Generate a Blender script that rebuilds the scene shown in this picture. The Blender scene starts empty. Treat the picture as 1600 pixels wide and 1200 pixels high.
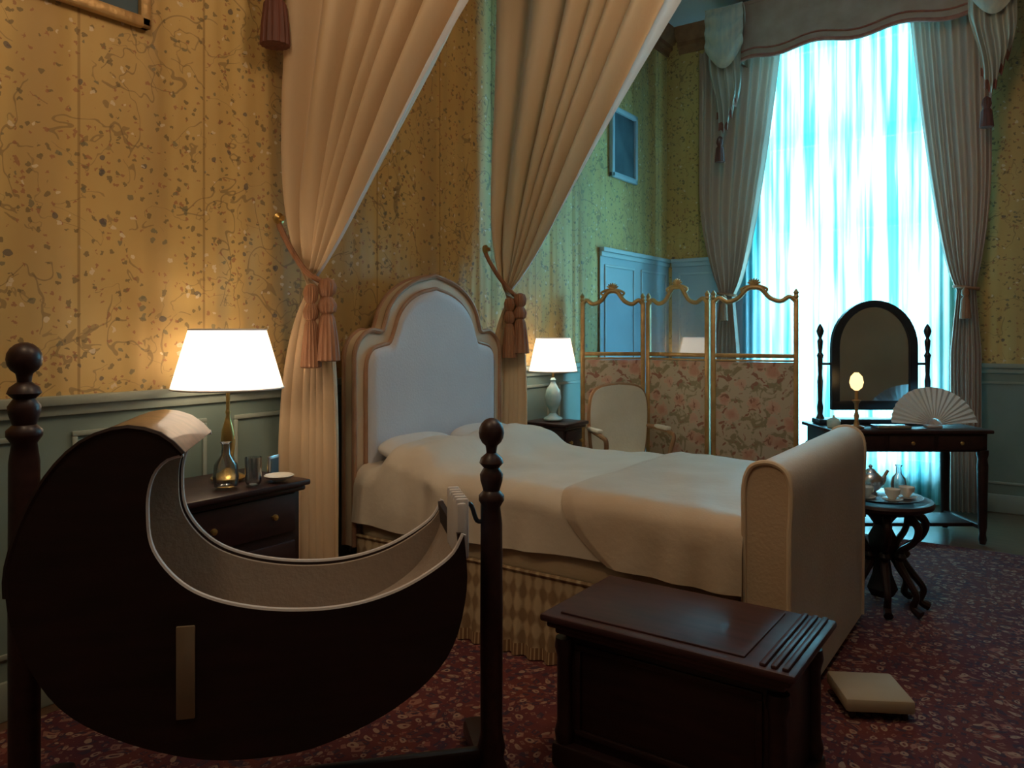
import bpy, bmesh, math, random
from mathutils import Vector, Matrix, noise
random.seed(3)
SC = bpy.context.scene
COL = SC.collection
PI = math.pi
TH = math.radians(35)
def plan(X, Y):
    return (math.cos(TH)*X-math.sin(TH)*Y, math.sin(TH)*X+math.cos(TH)*Y)

# ------------------------------------------------------------------ materials
def newmat(name):
    m = bpy.data.materials.new(name); m.use_nodes = True
    nt = m.node_tree
    b = nt.nodes["Principled BSDF"]
    return m, nt, b
def N(nt, typ, **kw):
    n = nt.nodes.new(typ)
    for k, v in kw.items():
        if k.startswith('_'): setattr(n, k[1:], v)
        else: n.inputs[k].default_value = v
    return n
def L(nt, a, b): nt.links.new(a, b)
def mathn(nt, op, a, b=None, c=None):
    n = nt.nodes.new('ShaderNodeMath'); n.operation = op
    for i, x in enumerate((a, b, c)):
        if x is None: continue
        if hasattr(x, 'links') or hasattr(x, 'is_output'): nt.links.new(x, n.inputs[i])
        else: n.inputs[i].default_value = x
    return n.outputs[0]
def mixc(nt, fac, a, b):
    n = nt.nodes.new('ShaderNodeMix'); n.data_type = 'RGBA'
    for idx, x in ((0, fac), (6, a), (7, b)):
        if hasattr(x, 'is_output'): nt.links.new(x, n.inputs[idx])
        elif idx == 0: n.inputs[0].default_value = x
        else: n.inputs[idx].default_value = (*x, 1)
    return n.outputs[2]
def ramp(nt, fac, p0, p1, c0=(0,0,0), c1=(1,1,1)):
    n = nt.nodes.new('ShaderNodeValToRGB')
    n.color_ramp.elements[0].position = p0; n.color_ramp.elements[1].position = p1
    n.color_ramp.elements[0].color = (*c0, 1); n.color_ramp.elements[1].color = (*c1, 1)
    nt.links.new(fac, n.inputs[0]); return n.outputs[0]
def coord(nt, scale=(1,1,1)):
    tc = nt.nodes.new('ShaderNodeTexCoord'); mp = nt.nodes.new('ShaderNodeMapping')
    mp.inputs['Scale'].default_value = scale
    nt.links.new(tc.outputs['Object'], mp.inputs[0]); return mp.outputs[0]
def noisen(nt, vec, scale, detail=3, rough=.5, dist=0):
    n = nt.nodes.new('ShaderNodeTexNoise'); n.inputs['Scale'].default_value = scale
    n.inputs['Detail'].default_value = detail; n.inputs['Roughness'].default_value = rough
    n.inputs['Distortion'].default_value = dist
    nt.links.new(vec, n.inputs['Vector']); return n.outputs['Fac']
def bump(nt, b, h, strength=.3, dist=.02):
    n = nt.nodes.new('ShaderNodeBump'); n.inputs['Strength'].default_value = strength
    n.inputs['Distance'].default_value = dist
    nt.links.new(h, n.inputs['Height']); nt.links.new(n.outputs[0], b.inputs['Normal'])
def pm(name, c1, c2=None, scale=6, rough=.6, metal=0, bmp=0, stretch=(1,1,1), bscale=None, sheen=0, coat=0, spec=.5, transl=0):
    m, nt, b = newmat(name)
    c2 = c2 or tuple(x*.8 for x in c1)
    v = coord(nt, stretch)
    f = noisen(nt, v, scale, 4)
    col = ramp(nt, f, .3, .7, c1, c2)
    L(nt, col, b.inputs['Base Color'])
    b.inputs['Roughness'].default_value = rough; b.inputs['Metallic'].default_value = metal
    b.inputs['Sheen Weight'].default_value = sheen; b.inputs['Coat Weight'].default_value = coat
    b.inputs['Specular IOR Level'].default_value = spec
    if bmp: bump(nt, b, noisen(nt, v, bscale or scale*3, 3), bmp, .01)
    if transl:
        t = N(nt, 'ShaderNodeBsdfTranslucent'); L(nt, col, t.inputs[0])
        mx = N(nt, 'ShaderNodeMixShader'); mx.inputs[0].default_value = transl
        L(nt, b.outputs[0], mx.inputs[1]); L(nt, t.outputs[0], mx.inputs[2]); L(nt, mx.outputs[0], nt.nodes['Material Output'].inputs[0])
    return m

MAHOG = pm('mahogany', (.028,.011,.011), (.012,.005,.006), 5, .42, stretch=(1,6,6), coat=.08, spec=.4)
MAHOG2 = pm('mahogany_dark', (.040,.016,.016), (.020,.008,.009), 5, .42, stretch=(6,1,6), coat=.08, spec=.4)
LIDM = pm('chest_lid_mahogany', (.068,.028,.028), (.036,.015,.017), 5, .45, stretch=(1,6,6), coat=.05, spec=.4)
EBONY = pm('dark_cradle_wood', (.026,.011,.012), (.012,.006,.007), 4, .55, stretch=(1,1,6), spec=.35)
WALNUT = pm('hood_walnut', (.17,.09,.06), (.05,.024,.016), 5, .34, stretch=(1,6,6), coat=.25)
BLUEBLACK = pm('blue_black_lacquer', (.012,.018,.028), (.02,.028,.04), 4, .3)
GILT = pm('gilt_wood', (.58,.38,.16), (.40,.24,.10), 14, .42, metal=.5, bmp=.25)
BRASS = pm('brass', (.6,.42,.16), (.5,.33,.1), 10, .3, metal=.9)
SILVER = pm('silver', (.7,.7,.72), (.55,.55,.58), 10, .25, metal=1)
COVER = pm('ivory_coverlet_silk', (.66,.58,.47), (.57,.49,.39), 2.5, .62, bmp=.15, bscale=32, sheen=.15)
THROW = pm('foot_coverlet_silk', (.58,.47,.35), (.50,.39,.28), 2.5, .6, bmp=.15, bscale=32, sheen=.15)
BAND = pm('mattress_ticking', (.58,.45,.30), (.50,.38,.24), 3, .7, bmp=.15, bscale=60)
FOOTM = pm('footboard_velvet', (.60,.45,.31), (.52,.38,.25), 3, .7, bmp=.15, bscale=80, sheen=.2)
HEADP = pm('pale_padded_silk', (.62,.64,.70), (.56,.58,.65), 3, .75, bmp=.15, bscale=70)
HEADF = pm('champagne_border', (.68,.54,.38), (.58,.45,.31), 4, .6)
DRAPE = pm('champagne_silk_drape', (.74,.54,.34), (.64,.45,.26), 2.0, .55, bmp=.1, bscale=60, stretch=(1,1,.25), sheen=.2, transl=.08)
LINING = pm('pale_drape_lining', (.80,.74,.70), (.72,.65,.60), 2, .7, transl=.25)
WDRAPE = pm('dusty_window_curtain', (.58,.42,.33), (.50,.35,.27), 2.5, .65, bmp=.1, bscale=60, stretch=(1,1,.25), transl=.12)
PELM = pm('pelmet_brocade', (.38,.28,.21), (.30,.21,.15), 8, .7, bmp=.2)
TASSEL = pm('terracotta_silk_tassel', (.38,.18,.09), (.24,.105,.05), 30, .6, bmp=.4, bscale=90, stretch=(1,1,.1))
REDT = pm('maroon_tassel', (.16,.05,.035), (.09,.03,.02), 30, .6, bmp=.4, bscale=90, stretch=(1,1,.1))
TRIMR = pm('brick_braid', (.36,.14,.09), (.26,.09,.06), 25, .7, bmp=.3)
CRLIN = pm('cradle_lining', (.38,.31,.26), (.31,.25,.21), 3, .8, bmp=.2, bscale=60)
PIPE = pm('cream_piping', (.66,.64,.66), (.58,.55,.55), 8, .5)
DADO = pm('sage_painted_panel', (.21,.27,.24), (.17,.23,.20), 3, .5)
DADOL = pm('sage_moulding', (.33,.37,.31), (.26,.30,.26), 5, .45)
CORN = pm('cornice_orange_gilt', (.36,.17,.08), (.22,.10,.05), 12, .5, bmp=.2)
CEIL = pm('ceiling_plaster', (.66,.76,.86), (.60,.70,.80), 1.5, .8)
PALE = pm('blue_grey_panel', (.40,.50,.56), (.34,.44,.50), 3, .6)
PALEF = pm('blue_grey_panel_moulding', (.48,.57,.60), (.42,.52,.56), 3, .5)
CHAIRF = pm('cream_chair_fabric', (.74,.72,.62), (.66,.64,.54), 6, .75, bmp=.2, bscale=60)
PARQ = pm('dark_parquet', (.16,.085,.045), (.09,.045,.025), 5, .3, stretch=(1,8,1), coat=.3)
PORC = pm('turquoise_porcelain', (.30,.60,.66), (.65,.8,.8), 14, .15)
CHINA = pm('white_china', (.75,.72,.66), (.68,.64,.56), 20, .15)
CANV = pm('dark_painting', (.04,.07,.09), (.08,.13,.16), 5, .7)
BEIGE = pm('beige_card', (.40,.32,.22), (.34,.26,.17), 4, .8)
FANM = pm('ivory_fan_paper', (.72,.80,.84), (.64,.72,.78), 9, .6)
WFRAME = pm('white_window_paint', (.7,.72,.72), (.65,.67,.68), 3, .5)
OUTW = pm('plain_wall_plaster', (.30,.21,.12), (.25,.17,.09), 2, .8)

def glassmat(name, tint=(.9,.95,1), gl=.12, rough=.03):
    m, nt, b = newmat(name)
    nt.nodes.remove(b); out = nt.nodes['Material Output']
    t = N(nt, 'ShaderNodeBsdfTransparent'); t.inputs[0].default_value = (*tint, 1)
    g = N(nt, 'ShaderNodeBsdfGlossy'); g.inputs['Roughness'].default_value = rough
    lw = N(nt, 'ShaderNodeLayerWeight'); lw.inputs['Blend'].default_value = .25
    f = mathn(nt, 'MULTIPLY_ADD', lw.outputs['Fresnel'], .8, gl)
    mx = N(nt, 'ShaderNodeMixShader'); L(nt, f, mx.inputs[0]); L(nt, t.outputs[0], mx.inputs[1]); L(nt, g.outputs[0], mx.inputs[2])
    L(nt, mx.outputs[0], out.inputs[0]); return m
GLASS = glassmat('clear_glass')
CRYST = glassmat('cut_crystal', (.92,.95,.97), .3, .12)
WGLASS = glassmat('window_glass', (.95,.98,1), .03)
def mirrormat():
    m, nt, b = newmat('mirror_silvering'); v = coord(nt)
    L(nt, ramp(nt, noisen(nt, v, 4), .3, .7, (.6,.64,.66), (.7,.73,.75)), b.inputs['Base Color'])
    b.inputs['Metallic'].default_value = 1; b.inputs['Roughness'].default_value = .08; return m
MIRR = mirrormat()

def sheer():
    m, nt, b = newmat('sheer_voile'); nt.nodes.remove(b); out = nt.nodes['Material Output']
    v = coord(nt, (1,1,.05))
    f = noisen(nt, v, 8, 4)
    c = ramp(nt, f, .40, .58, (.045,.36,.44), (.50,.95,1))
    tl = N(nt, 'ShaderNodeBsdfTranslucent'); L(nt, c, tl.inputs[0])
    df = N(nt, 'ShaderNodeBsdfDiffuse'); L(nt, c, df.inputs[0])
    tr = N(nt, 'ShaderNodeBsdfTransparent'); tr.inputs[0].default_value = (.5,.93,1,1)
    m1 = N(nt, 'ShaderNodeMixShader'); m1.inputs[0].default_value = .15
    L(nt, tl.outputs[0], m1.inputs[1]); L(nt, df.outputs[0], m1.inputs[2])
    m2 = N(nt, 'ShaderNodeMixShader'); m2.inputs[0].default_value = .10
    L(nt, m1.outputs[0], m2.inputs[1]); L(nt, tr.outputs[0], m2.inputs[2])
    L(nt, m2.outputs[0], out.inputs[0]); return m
SHEER = sheer()
def shade():
    m, nt, b = newmat('lit_lamp_shade'); nt.nodes.remove(b); out = nt.nodes['Material Output']
    v = coord(nt); c = ramp(nt, noisen(nt, v, 8), .3, .7, (1,.90,.80), (1,.94,.87))
    tl = N(nt, 'ShaderNodeBsdfTranslucent'); L(nt, c, tl.inputs[0])
    em = N(nt, 'ShaderNodeEmission'); L(nt, c, em.inputs[0]); em.inputs[1].default_value = .5
    ad = N(nt, 'ShaderNodeAddShader'); L(nt, tl.outputs[0], ad.inputs[0]); L(nt, em.outputs[0], ad.inputs[1])
    L(nt, ad.outputs[0], out.inputs[0]); return m
SHADE = shade()
def emis(name, c, s):
    m, nt, b = newmat(name); b.inputs['Emission Color'].default_value = (*c, 1); b.inputs['Emission Strength'].default_value = s
    v = coord(nt); L(nt, ramp(nt, noisen(nt, v, 5), .3, .7, c, c), b.inputs['Base Color']); return m
GLOW = emis('glowing_globe', (1,.62,.25), 2)

def wallpaper():
    m, nt, b = newmat('hand_painted_silk_wallpaper')
    v = coord(nt)
    sp = N(nt, 'ShaderNodeSeparateXYZ'); L(nt, v, sp.inputs[0])
    h = mathn(nt, 'ADD', sp.outputs[0], sp.outputs[1])
    cb = N(nt, 'ShaderNodeCombineXYZ'); L(nt, h, cb.inputs[0]); L(nt, sp.outputs[2], cb.inputs[1])
    p = cb.outputs[0]
    base = ramp(nt, noisen(nt, p, 1.3, 5, .6), .3, .7, (.56,.355,.115), (.66,.46,.17))
    # soft broad folds of the hung silk, their shade mixed into the colour
    mp = N(nt, 'ShaderNodeMapping'); mp.inputs['Scale'].default_value = (1, .04, 1); L(nt, p, mp.inputs[0])
    st = noisen(nt, mp.outputs[0], 3.6, 2)
    base = mixc(nt, ramp(nt, st, .42, .66), base, (.47,.30,.11))
    # branches
    for sc, off_, th, c_ in ((3.2, .5, .0055, (.19,.12,.05)), (4.6, .46, .005, (.26,.17,.07)), (2.1, .53, .004, (.17,.11,.05))):
        n1 = noisen(nt, p, sc, 3, .5, .5)
        d = mathn(nt, 'ABSOLUTE', mathn(nt, 'SUBTRACT', n1, off_))
        br = mathn(nt, 'LESS_THAN', d, th)
        mk = mathn(nt, 'GREATER_THAN', noisen(nt, p, sc*.7, 2), .49)
        br = mathn(nt, 'MULTIPLY', br, mk)
        base = mixc(nt, mathn(nt, 'MULTIPLY', br, .55), base, c_)
    # leaves, blossoms, little birds
    for sc, th, pick, col in ((30, .30, .64, (.15,.11,.05)), (38, .28, .68, (.34,.13,.06)), (12, .16, .82, (.07,.07,.08)), (24, .24, .8, (.74,.62,.42)), (21, .24, .78, (.16,.15,.09))):
        wn = N(nt, 'ShaderNodeTexNoise'); wn.inputs['Scale'].default_value = sc*1.4; L(nt, p, wn.inputs['Vector'])
        mv = N(nt, 'ShaderNodeVectorMath', _operation='MULTIPLY_ADD'); L(nt, wn.outputs['Color'], mv.inputs[0]); mv.inputs[1].default_value = (.04,.035,0); L(nt, p, mv.inputs[2])
        vo = N(nt, 'ShaderNodeTexVoronoi'); vo.inputs['Scale'].default_value = sc; L(nt, mv.outputs[0], vo.inputs['Vector'])
        s2 = N(nt, 'ShaderNodeSeparateColor'); L(nt, vo.outputs['Color'], s2.inputs[0])
        a = mathn(nt, 'MULTIPLY', mathn(nt, 'LESS_THAN', vo.outputs['Distance'], th), mathn(nt, 'GREATER_THAN', s2.outputs[0], pick))
        base = mixc(nt, mathn(nt, 'MULTIPLY', a, .72), base, col)
    # seams
    fr = mathn(nt, 'FRACT', mathn(nt, 'MULTIPLY', h, 1.85))
    base = mixc(nt, mathn(nt, 'MULTIPLY', mathn(nt, 'LESS_THAN', fr, .02), .5), base, (.2,.1,.03))
    L(nt, base, b.inputs['Base Color']); b.inputs['Roughness'].default_value = .6
    b.inputs['Sheen Weight'].default_value = .1; b.inputs['Specular IOR Level'].default_value = .35
    bump(nt, b, st, .9, .14)
    return m
WP = wallpaper()
def rugmat():
    m, nt, b = newmat('persian_carpet'); v = coord(nt)
    wn = N(nt, 'ShaderNodeTexNoise'); wn.inputs['Scale'].default_value = 6; L(nt, v, wn.inputs['Vector'])
    mv = N(nt, 'ShaderNodeVectorMath', _operation='MULTIPLY_ADD'); L(nt, wn.outputs['Color'], mv.inputs[0]); mv.inputs[1].default_value = (.12,.12,0); L(nt, v, mv.inputs[2])
    base = ramp(nt, noisen(nt, v, 5), .35, .65, (.13,.034,.028), (.085,.024,.034))
    for sc, met, th, col in ((13, 'MANHATTAN', .34, (.30,.15,.11)), (21, 'CHEBYCHEV', .26, (.035,.028,.05)), (17, 'EUCLIDEAN', .24, (.36,.24,.17)), (7, 'MANHATTAN', .2, (.26,.09,.07)), (29, 'MANHATTAN', .36, (.22,.11,.085))):
        vo = N(nt, 'ShaderNodeTexVoronoi'); vo.distance = met; vo.inputs['Scale'].default_value = sc; vo.inputs['Randomness'].default_value = .55
        L(nt, mv.outputs[0], vo.inputs['Vector'])
        a = mathn(nt, 'MULTIPLY', mathn(nt, 'LESS_THAN', vo.outputs['Distance'], th), mathn(nt, 'GREATER_THAN', vo.outputs['Distance'], th*.45))
        base = mixc(nt, mathn(nt, 'MULTIPLY', a, .75), base, col)
    L(nt, base, b.inputs['Base Color']); b.inputs['Roughness'].default_value = .95; b.inputs['Specular IOR Level'].default_value = .2
    bump(nt, b, noisen(nt, v, 180), .4, .005); return m
RUG = rugmat()
def damask(name, bg, fl, leaf, sc):
    m, nt, b = newmat(name); v = coord(nt)
    n1 = noisen(nt, v, sc, 3, .6, 1.2)
    base = mixc(nt, ramp(nt, n1, .51, .56), bg, leaf)
    vo = N(nt, 'ShaderNodeTexVoronoi'); vo.inputs['Scale'].default_value = 7
    wn = N(nt, 'ShaderNodeTexNoise'); wn.inputs['Scale'].default_value = 22; L(nt, v, wn.inputs['Vector'])
    mv = N(nt, 'ShaderNodeVectorMath', _operation='MULTIPLY_ADD'); L(nt, wn.outputs['Color'], mv.inputs[0]); mv.inputs[1].default_value = (.08,.0,.08); L(nt, v, mv.inputs[2]); L(nt, mv.outputs[0], vo.inputs['Vector'])
    petal = ramp(nt, vo.outputs['Distance'], .12, .42, (.52,.22,.16), (.62,.44,.34))
    base = mixc(nt, mathn(nt, 'MULTIPLY', mathn(nt, 'LESS_THAN', vo.outputs['Distance'], .36), .75), base, petal)
    n2 = noisen(nt, v, sc*1.9, 2, .5, .8)
    base = mixc(nt, ramp(nt, n2, .60, .64), base, fl)
    L(nt, base, b.inputs['Base Color']); b.inputs['Roughness'].default_value = .75
    bump(nt, b, n1, .2, .01); return m
TAPES = damask('floral_tapestry', (.50,.42,.32), (.30,.14,.10), (.28,.24,.15), 9)
def skirtm():
    m, nt, b = newmat('smocked_skirt_fabric'); v = coord(nt)
    sp = N(nt, 'ShaderNodeSeparateXYZ'); L(nt, v, sp.inputs[0])
    h = sp.outputs[0]
    z = mathn(nt, 'ADD', sp.outputs[2], mathn(nt, 'MULTIPLY', noisen(nt, v, 14), .05))
    a = mathn(nt, 'SINE', mathn(nt, 'MULTIPLY', mathn(nt, 'ADD', h, mathn(nt,'MULTIPLY',z,.5)), 62))
    c = mathn(nt, 'SINE', mathn(nt, 'MULTIPLY', mathn(nt, 'SUBTRACT', h, mathn(nt,'MULTIPLY',z,.5)), 62))
    p = mathn(nt, 'ADD', mathn(nt, 'MULTIPLY', a, c), mathn(nt, 'MULTIPLY', noisen(nt, v, 20), 1.3))
    base = ramp(nt, p, .3, 1.4, (.50,.38,.23), (.26,.17,.09))
    low = mathn(nt, 'LESS_THAN', sp.outputs[2], .055)
    fr = ramp(nt, mathn(nt, 'SINE', mathn(nt, 'MULTIPLY', h, 420)), .2, .8, (.22,.12,.06), (.50,.36,.2))
    base = mixc(nt, low, base, fr)
    L(nt, base, b.inputs['Base Color']); b.inputs['Roughness'].default_value = .75
    bump(nt, b, p, -.5, .012); return m
SKIRT = skirtm()

# ------------------------------------------------------------------ geometry
class G:
    def __init__(s): s.v = []; s.f = []; s.mi = []
    def add(s, vs, fs, M=None, mi=0):
        o = len(s.v)
        s.v += [tuple(M @ Vector(p)) if M else tuple(p) for p in vs]
        s.f += [tuple(i+o for i in f) for f in fs]; s.mi += [mi]*len(fs); return s
    def box(s, c, d, bev=0, rz=0, M=None, seg=2):
        bm = bmesh.new(); bmesh.ops.create_cube(bm, size=1)
        bmesh.ops.scale(bm, vec=d, verts=bm.verts)
        if bev: bmesh.ops.bevel(bm, geom=bm.edges[:], offset=min(bev, min(d)*.49), segments=seg, affect='EDGES', profile=.5)
        T = Matrix.Translation(c) @ Matrix.Rotation(rz, 4, 'Z')
        if M: T = M @ T
        bm.verts.index_update()
        vs = [v.co.copy() for v in bm.verts]; fs = [tuple(v.index for v in f.verts) for f in bm.faces]; bm.free()
        return s.add(vs, fs, T)
    def lathe(s, prof, loc=(0,0,0), seg=24, M=None, flute=0, nfl=12):
        vs = []; fs = []; n = len(prof)
        for (r, z) in prof:
            for k in range(seg):
                a = 2*PI*k/seg; rr = r*(1+flute*math.cos(nfl*a)); vs.append((rr*math.cos(a), rr*math.sin(a), z))
        for i in range(n-1):
            for k in range(seg):
                k2 = (k+1) % seg; fs.append((i*seg+k, i*seg+k2, (i+1)*seg+k2, (i+1)*seg+k))
        fs.append(tuple(range(seg))[::-1]); fs.append(tuple((n-1)*seg+k for k in range(seg)))
        T = Matrix.Translation(loc)
        if M: T = M @ T
        return s.add(vs, fs, T)
    def tube(s, pts, r, seg=8, closed=False):
        pts = [Vector(p) for p in pts]; n = len(pts); vs = []; fs = []
        rs = r if isinstance(r, (list, tuple)) else [r]*n
        up = None
        for i, p in enumerate(pts):
            if closed: t = pts[(i+1) % n]-pts[i-1]
            else: t = pts[min(i+1, n-1)]-pts[max(i-1, 0)]
            t.normalize()
            if up is None: up = Vector((0,0,1)) if abs(t.z) < .9 else Vector((1,0,0))
            x = t.cross(up)
            if x.length < 1e-4: x = t.cross(Vector((0,1,0)))
            x.normalize(); y = x.cross(t).normalized(); up = y
            for k in range(seg):
                a = 2*PI*k/seg; vs.append(p+(x*math.cos(a)+y*math.sin(a))*rs[i])
        m = n if closed else n-1
        for i in range(m):
            j = (i+1) % n
            for k in range(seg):
                k2 = (k+1) % seg; fs.append((i*seg+k, j*seg+k, j*seg+k2, i*seg+k2))
        if not closed: fs.append(tuple(range(seg))); fs.append(tuple((n-1)*seg+k for k in range(seg))[::-1])
        return s.add(vs, fs)
    def prism(s, pts, lo, hi, plane='xz'):
        n = len(pts)
        def c(p, w): return {'xz': (p[0], w, p[1]), 'yz': (w, p[0], p[1]), 'xy': (p[0], p[1], w)}[plane]
        vs = [c(p, lo) for p in pts]+[c(p, hi) for p in pts]
        fs = [tuple(range(n)), tuple(range(2*n-1, n-1, -1))]+[(i, (i+1) % n+0, (i+1) % n+n, i+n) for i in range(n)]
        return s.add(vs, fs)
    def band(s, A, B, lo, hi, plane='xz'):   # strip solid between two matched polylines
        n = len(A)
        def c(p, w): return {'xz': (p[0], w, p[1]), 'yz': (w, p[0], p[1])}[plane]
        vs = [c(p, lo) for p in A]+[c(p, lo) for p in B]+[c(p, hi) for p in A]+[c(p, hi) for p in B]
        fs = []
        for i in range(n-1):
            fs += [(i, i+1, n+i+1, n+i), (2*n+i, 3*n+i, 3*n+i+1, 2*n+i+1), (i, 2*n+i, 2*n+i+1, i+1), (n+i, n+i+1, 3*n+i+1, 3*n+i)]
        fs += [(0, n, 3*n, 2*n), (n-1, 3*n-1, 4*n-1, 2*n-1)]
        return s.add(vs, fs)
    def cloth(s, fn, nu, nv, mif=None):
        vs = [fn(i/nu, j/nv) for j in range(nv+1) for i in range(nu+1)]
        o = len(s.v); s.v += vs
        for j in range(nv):
            for i in range(nu):
                s.f.append(tuple(o+q for q in (j*(nu+1)+i, j*(nu+1)+i+1, (j+1)*(nu+1)+i+1, (j+1)*(nu+1)+i)))
                s.mi.append(mif(i/nu, j/nv) if mif else 0)
        return s
    def obj(s, name, mat, parent=None, loc=(0,0,0), rz=0, ang=40, label=None, fix=True):
        me = bpy.data.meshes.new(name); me.from_pydata(s.v, [], s.f)
        for m in (mat if isinstance(mat, (list, tuple)) else [mat]): me.materials.append(m)
        me.polygons.foreach_set('material_index', s.mi)
        me.update()
        if fix:
            bm = bmesh.new(); bm.from_mesh(me); bmesh.ops.recalc_face_normals(bm, faces=bm.faces); bm.to_mesh(me); bm.free()
        me.polygons.foreach_set('use_smooth', [True]*len(me.polygons))
        me.set_sharp_from_angle(angle=math.radians(ang))
        o = bpy.data.objects.new(name, me); COL.objects.link(o)
        o.location = loc; o.rotation_euler = (0, 0, rz)
        if parent: o.parent = parent
        if label: o['label'] = label
        return o
def thing(name, label, cat, loc=(0,0,0), rz=0, group=None):
    e = bpy.data.objects.new(name, None); e.empty_display_size = .1; COL.objects.link(e)
    e.location = loc; e.rotation_euler = (0, 0, rz); e['label'] = label; e['category'] = cat
    if group: e['group'] = group
    return e
def tag(o, label, cat, group=None):
    o['label'] = label; o['category'] = cat
    if group: o['group'] = group
    return o
def struct(o): o['kind'] = 'structure'; return o
def catmull(P, m=8, closed=False):
    n = len(P); out = []
    rng = range(n) if closed else range(n-1)
    for i in rng:
        g = lambda k: P[k % n] if closed else P[max(0, min(n-1, k))]
        p0, p1, p2, p3 = g(i-1), g(i), g(i+1), g(i+2)
        for t in range(m):
            t /= m
            out.append(tuple(.5*((2*b)+(-a+c)*t+(2*a-5*b+4*c-d)*t*t+(-a+3*b-3*c+d)*t**3) for a, b, c, d in zip(p0, p1, p2, p3)))
    if not closed: out.append(tuple(P[-1]))
    return out
def resample(P, n):
    Ls = [0]
    for i in range(1, len(P)): Ls.append(Ls[-1]+math.dist(P[i-1], P[i]))
    out = []; j = 0
    for k in range(n):
        d = Ls[-1]*k/(n-1)
        while j < len(Ls)-2 and Ls[j+1] < d: j += 1
        t = (d-Ls[j])/max(1e-9, Ls[j+1]-Ls[j]); out.append(tuple(a+(b-a)*t for a, b in zip(P[j], P[j+1])))
    return out
def lerp(A, B, t): return [tuple(a+(b-a)*t for a, b in zip(p, q)) for p, q in zip(A, B)]
ZR = .008

# ------------------------------------------------------------------ room shell
AW, BW, CH = -3.1, 7.1, 4.35      # bed wall, window wall, ceiling height
AR, BN = 3.0, -2.2
struct(G().box(((AW+AR)/2, (BN+BW)/2, -.05), (AR-AW+.4, BW-BN+.4, .1)).obj('floor', PARQ))
struct(G().box(((AW+AR)/2, (BN+BW)/2, CH+.05), (AR-AW+.4, BW-BN+.4, .1)).obj('ceiling', CEIL))
struct(G().box((AW-.1, (BN+BW)/2, CH/2), (.2, BW-BN, CH)).obj('wall_left', WP))
struct(G().box((AR+.1, (BN+BW)/2, CH/2), (.2, BW-BN, CH)).obj('wall_right', OUTW))
struct(G().box(((AW+AR)/2, BN-.1, CH/2), (AR-AW+.4, .2, CH)).obj('wall_near', OUTW))
wa0, wa1, wz0, wz1 = -2.2, -.72, .25, 4.02
g = G()
g.box(((AW-.2+wa0)/2, BW+.125, CH/2), (wa0-AW+.2, .25, CH))
g.box(((AR+.2+wa1)/2, BW+.125, CH/2), (AR+.2-wa1, .25, CH))
g.box(((wa0+wa1)/2, BW+.125, wz0/2), (wa1-wa0, .25, wz0))
g.box(((wa0+wa1)/2, BW+.125, (CH+wz1)/2), (wa1-wa0, .25, CH-wz1))
struct(g.obj('wall_far', WP))
# window joinery
g = G()
wc = (wa0+wa1)/2
for x in (wa0+.035, wc, wa1-.035): g.box((x, BW+.15, (wz0+wz1)/2), (.07, .07, wz1-wz0), .008)
for z in (wz0+.04, 1.35, 2.35, 3.15, wz1-.04): g.box((wc, BW+.15, z), (wa1-wa0, .06, .07 if z != 3.15 else .12), .008)
w = struct(g.obj('window_1', WFRAME))
p = G().box((wc, BW+.17, (wz0+wz1)/2), (wa1-wa0-.06, .008, wz1-wz0-.06)).obj('window_pane', WGLASS, w)
# dado, rail, baseboard, cornice on the bed wall and the window wall
def dado(name, x0, x1, axis, DZ=1.16, m1=None, m2=None, t_=0, rows=((.22, -.14),)):
    g = G(); n = max(1, round((x1-x0)/.75)); wd = (x1-x0)/n
    def B(c0, c1, z0, z1, t0, t1, bev=.004):
        if axis == 'b': g.box((AW+(t0+t1)/2+t_, (c0+c1)/2, (z0+z1)/2), (t1-t0, c1-c0, z1-z0), bev)
        else: g.box(((c0+c1)/2, BW-(t0+t1)/2-t_, (z0+z1)/2), (c1-c0, t1-t0, z1-z0), bev)
    B(x0, x1, 0, DZ, 0, .008, 0)
    o1 = struct(g.obj(name+'0', m1 or DADO)); g = G()
    B(x0, x1, DZ-.035, DZ, 0, .045); B(x0, x1, DZ-.075, DZ-.035, 0, .025)
    for i in range(n):
        a, b_ = x0+i*wd+.07, x0+(i+1)*wd-.07
        for lo, hi in rows:
            z0_, z1_ = lo, (DZ+hi if hi < 0 else hi)
            for (c0, c1, z0, z1) in ((a, b_, z0_, z0_+.02), (a, b_, z1_-.02, z1_), (a, a+.02, z0_+.02, z1_-.02), (b_-.02, b_, z0_+.02, z1_-.02)):
                B(c0, c1, z0, z1, .008, .02)
    return struct(g.obj(name+'1', m2 or DADOL))
dado('trim_1', BN, 5.68, 'b')
dado('trim_3', wa1+.02, AR, 'a')
# tall painted panelling around the window corner
dado('trim_6', 5.69, BW, 'b', 2.12, PALE, PALEF, .01, ((.22, .98), (1.06, -.14)))
dado('trim_2', AW+.06, wa0-.02, 'a', 2.12, PALE, PALEF, .01, ((.22, .98), (1.06, -.14)))
struct(G().box((AW+.014, (BN+5.68)/2, .07), (.022, 5.68-BN, .14), .005).obj('baseboard_left', DADOL))
struct(G().box(((wa1+AR)/2, BW-.014, .07), (AR-wa1, .022, .14), .005).obj('baseboard_far', DADOL))
prof = [(0,4.12),(.02,4.12),(.03,4.16),(.06,4.18),(.06,4.22),(.10,4.25),(.12,4.30),(.13,4.35),(0,4.35)]
struct(G().prism([(AW+x, z) for x, z in prof], BN, BW, 'xz').obj('trim_4', CORN))
struct(G().prism([(BW-x, z) for x, z in prof], AW+.13, AR, 'yz').obj('trim_5', CORN))

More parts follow.
